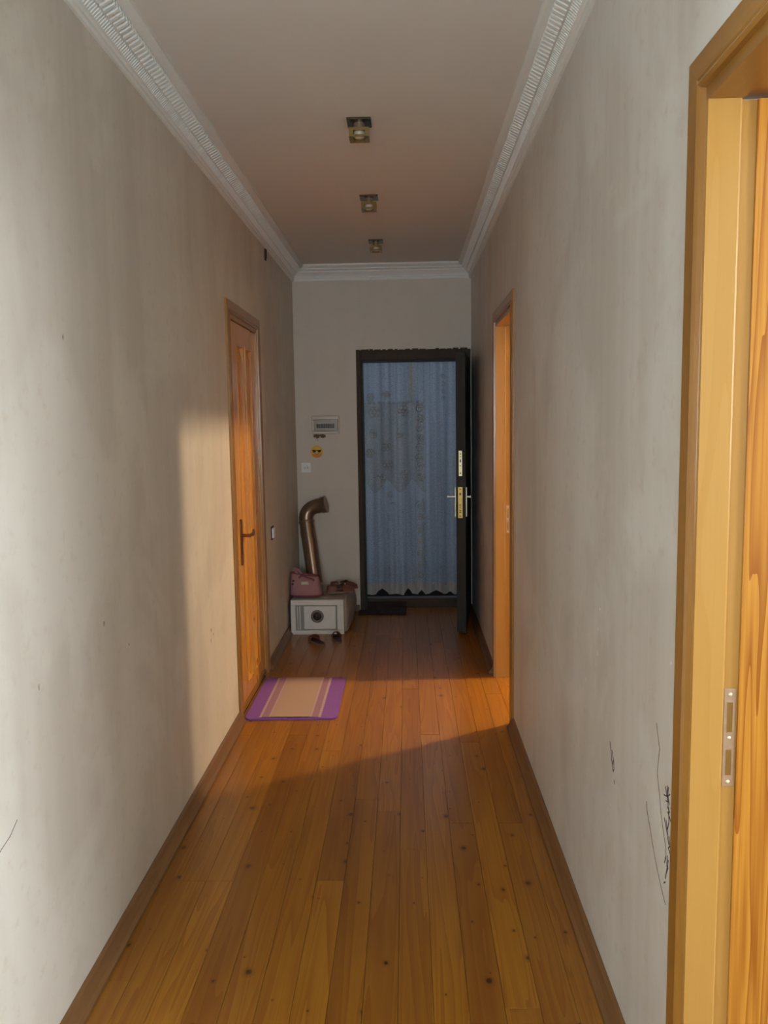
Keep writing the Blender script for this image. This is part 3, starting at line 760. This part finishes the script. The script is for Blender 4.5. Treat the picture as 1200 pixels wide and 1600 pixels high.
# shoes on the box and slippers on the floor
def shoe(name, loc, rz, s, mat, label, cat, open_=False, group=None):
    o = thing(name, loc, label, cat, group); o.rotation_euler = (0, 0, rz)
    out = []
    for i in range(28):
        a = 2*math.pi*i/28; y = .125*math.cos(a)*s; wv = .040 if y > 0 else .033
        out.append((s*wv*math.sin(a)*(1-.12*math.sin(math.pi*(y/(.125*s)+.2))), y))
    MB().prism(out, lambda u, v, t: (u, v, t), 0, .014*s).build('sole', M['sole'], o)
    def upf(u, v):
        a = math.pi*(u); yy = (.02+.098*v)*s
        wv = .041*s*math.sqrt(max(.02, 1-(max(0, yy/s-.02)/.104)**2)); hgt = (.052 if open_ else .058)*s*(1-.62*v**1.6)
        return (wv*math.cos(a), yy, .013*s+hgt*math.sin(a))
    MB().grid(upf, 16, 10).build('upper', mat, o)
    if not open_:
        def heel(u, v):
            a = math.pi*(1+u); r = 1-.1*v
            return (.036*s*math.cos(a)*r, -.045*s+.075*s*math.sin(a)*r, .013*s+.05*s*v)
        MB().grid(heel, 16, 5).build('heel_counter', mat, o)
        MB().tube([(.037*s, -.03*s, .05*s), (.02*s, .02*s, .068*s), (0, .03*s, .072*s), (-.02*s, .02*s, .068*s), (-.037*s, -.03*s, .05*s)], .006*s, 8).build('strap', M['strap'], o)
    else:
        MB().prism([(p[0]*.9, p[1]*.93) for p in out], lambda u, v, t: (u, v, t), .014*s, .017*s).build('insole', M['strap'], o)
    return o
shoe('shoe', (-.515, 6.06, bt), math.radians(-75), .9, M['shoe'], 'brown leather shoe on box right beside the pink bag', 'shoe')
shoe('shoe', (-.50, 6.20, bt), math.radians(-80), .9, M['shoe'], 'brown shoe nearest the right end of the box top', 'shoe')
shoe('slipper', (-.655, 5.62, 0), math.radians(35), .88, M['slipper'], 'left dark brown slipper on floor before the white box', 'slipper', True)
shoe('slipper', (-.515, 5.69, 0), math.radians(12), .88, M['slipper'], 'right dark red-brown slipper on floor before the white box', 'slipper', True)

# ---------------------------------------------------------------- mats
def rounded(x0, x1, y0, y1, r, n=6):
    p = []
    for cxx, cyy, a0 in ((x1-r, y1-r, 0), (x0+r, y1-r, 90), (x0+r, y0+r, 180), (x1-r, y0+r, 270)):
        for i in range(n+1):
            a = math.radians(a0+90*i/n); p.append((cxx+r*math.cos(a), cyy+r*math.sin(a)))
    return p
o = thing('bath_mat', (-.627, 4.45, 0), 'purple and beige striped bath mat before the left pine door', 'mat')
zf = lambda u, v, t: (u, v, t)
hx_, hy_ = .245, .345
MB().prism(rounded(-hx_, hx_, -hy_, hy_, .035), zf, .001, .010).build('purple_base', M['purple'], o)
def stripe(name, x0, x1, z, mat, zig=0):
    n = 46; a = []; b = []
    for i in range(n+1):
        y = -hy_+.012+(2*hy_-.024)*i/n; j = zig*(i % 2)
        a.append((x0-j, y)); b.append((x1+j, y))
    MB().prism(b+a[::-1], zf, .009, z).build(name, mat, o)
stripe('pale_zigzag', -.165, .155, .0125, M['pale_pile'], .006)
stripe('mauve_stripe', -.155, .145, .0135, M['mauve'], 0)
stripe('pale_stripe', -.115, .108, .0145, M['pale_pile'], .004)
stripe('beige_centre', -.108, .100, .0155, M['beige_pile'], 0)

o = thing('doormat', (-.20, 6.56, 0), 'dark brown rectangular doormat lapping up the entrance threshold', 'doormat')
MB().box((-.205, -.135, .001), (.185, .006, .016), .003).build('mat_front', M['doormat'], o)
pf = [(-.0, .001), (.08, .001), (.112, .010), (.130, .052), (.124, .056), (.103, .020), (.08, .014), (-.0, .014)]
MB().prism(pf, lambda u, v, t: (t, u, v), -.148, .185).build('backing', M['doormat'], o)
mb = MB()
for i in range(16):
    x = -.142+i*.0204; mb.box((x, -.126, .013), (x+.013, .078, .020), .003)
mb.build('coir_ribs', M['doormat'], o)['kind'] = 'stuff'

# ---------------------------------------------------------------- marks and damage on the walls
def ribbon(pts, wd, x, sg):
    mb = MB()
    for (a, b) in zip(pts[:-1], pts[1:]):
        d = Vector((b[0]-a[0], b[1]-a[1])); 
        if d.length < 1e-6: continue
        d.normalize(); n = Vector((-d.y, d.x))*wd/2
        q = [(a[0]-d.x*wd*.3+n.x, a[1]-d.y*wd*.3+n.y), (a[0]-d.x*wd*.3-n.x, a[1]-d.y*wd*.3-n.y), (b[0]+d.x*wd*.3-n.x, b[1]+d.y*wd*.3-n.y), (b[0]+d.x*wd*.3+n.x, b[1]+d.y*wd*.3+n.y)]
        mb.prism(q, lambda u, v, t: (t, u, v), x, x+sg*.0007)
    return mb
ribbon([(1.685, .903), (1.668, .87), (1.66, .857), (1.668, .82), (1.672, .797), (1.655, .76), (1.640, .72), (1.622, .69), (1.608, .671), (1.598, .63)], .0016, XR, -1).build('crack', M['crack'], wr)
ribbon([(1.742, .70), (1.738, .68), (1.715, .655), (1.693, .625), (1.66, .59), (1.63, .565), (1.60, .545)], .0018, XR, -1).build('crack', M['crack'], wr)
sc = MB()
def strokes(lst, wd=.0024):
    for pts in lst:
        r = ribbon(pts, wd, XR, -1); sc.add(r.v, r.f)
strokes([[(1.606, .800), (1.602, .785), (1.590, .768)], [(1.625, .772), (1.604, .778), (1.588, .790)], [(1.617, .793), (1.60, .772), (1.596, .758)], [(1.598, .80), (1.603, .772)], [(1.612, .765), (1.592, .772)],
         [(1.600, .757), (1.588, .752), (1.598, .747), (1.586, .741)], [(1.594, .758), (1.590, .730), (1.597, .712)], [(1.58, .765), (1.565, .752)], [(1.590, .742), (1.575, .735)],
         [(1.620, .724), (1.605, .708), (1.595, .694), (1.588, .683)], [(1.607, .725), (1.600, .71), (1.596, .70)], [(1.588, .700), (1.580, .684), (1.590, .674), (1.578, .668)], [(1.578, .715), (1.570, .705)],
         [(1.594, .655), (1.590, .63), (1.600, .612)], [(1.604, .648), (1.612, .63)], [(1.588, .648), (1.595, .628), (1.604, .60)], [(1.612, .585), (1.604, .592)]], .0026)
strokes([[(2.07, .705), (2.055, .680), (2.052, .665), (2.042, .655)], [(2.035, .668), (2.042, .650), (2.032, .640), (2.026, .650), (2.030, .672), (2.050, .69)], [(2.02, .622), (2.018, .614)]], .003)
k = sc.build('pen_scribbles', M['ink'], wr); k['kind'] = 'stuff'
sc = MB(); rr = random.Random(4)
for y, z, s_ in ((1.60, 1.06, .005), (2.22, .90, .005), (2.22, .97, .004), (2.36, .78, .006), (2.05, .54, .003), (3.75, .95, .006), (2.2, 1.03, .004)):
    pts = [(y+s_*rr.uniform(.5, 1)*math.cos(a), z+s_*1.6*rr.uniform(.5, 1)*math.sin(a)) for a in [i*math.pi/3 for i in range(6)]]
    sc.prism(pts, lambda u, v, t: (t, u, v), XR-.0008, XR)
sc.build('paint_chips', M['chip'], wr)['kind'] = 'stuff'
ribbon([(1.60, .615), (1.645, .638), (1.69, .648), (1.725, .668)], .0016, XL, 1).build('crack', M['crack'], wl)
sc = MB(); rr = random.Random(9)
for y, z, s_ in ((2.128, 1.785, .006), (2.3, .98, .008), (1.87, .93, .006), (3.56, .63, .008), (3.6, .60, .006), (3.55, .585, .006), (2.5, .86, .004)):
    pts = [(y+s_*rr.uniform(.3, 1)*math.cos(a), z+s_*1.8*rr.uniform(.3, 1)*math.sin(a)) for a in [i*math.pi/3 for i in range(6)]]
    sc.prism(pts, lambda u, v, t: (t, u, v), XL, XL+.0008)
sc.build('scuff_marks', M['scuff'], wl)['kind'] = 'stuff'

# ---------------------------------------------------------------- pendant lamp burning in the far right room
o = thing('pendant_lamp', (1.9, 4.88, H), 'lit warm globe pendant lamp in the room behind the far right doorway', 'lamp')
MB().lathe([(0, -.02), (.04, -.018), (.045, 0)], (0, 0, 0), 'Z', 20).build('ceiling_rose', M['white_plastic'], o)
MB().cyl((0, 0, -.018), (0, 0, -.225), .004, 8).build('cord', M['black'], o)
bm = bmesh.new(); bmesh.ops.create_icosphere(bm, subdivisions=2, radius=.065)
for v in bm.verts: v.co.z -= .285
MB().frombm(bm, True).build('globe', M['globe'], o)
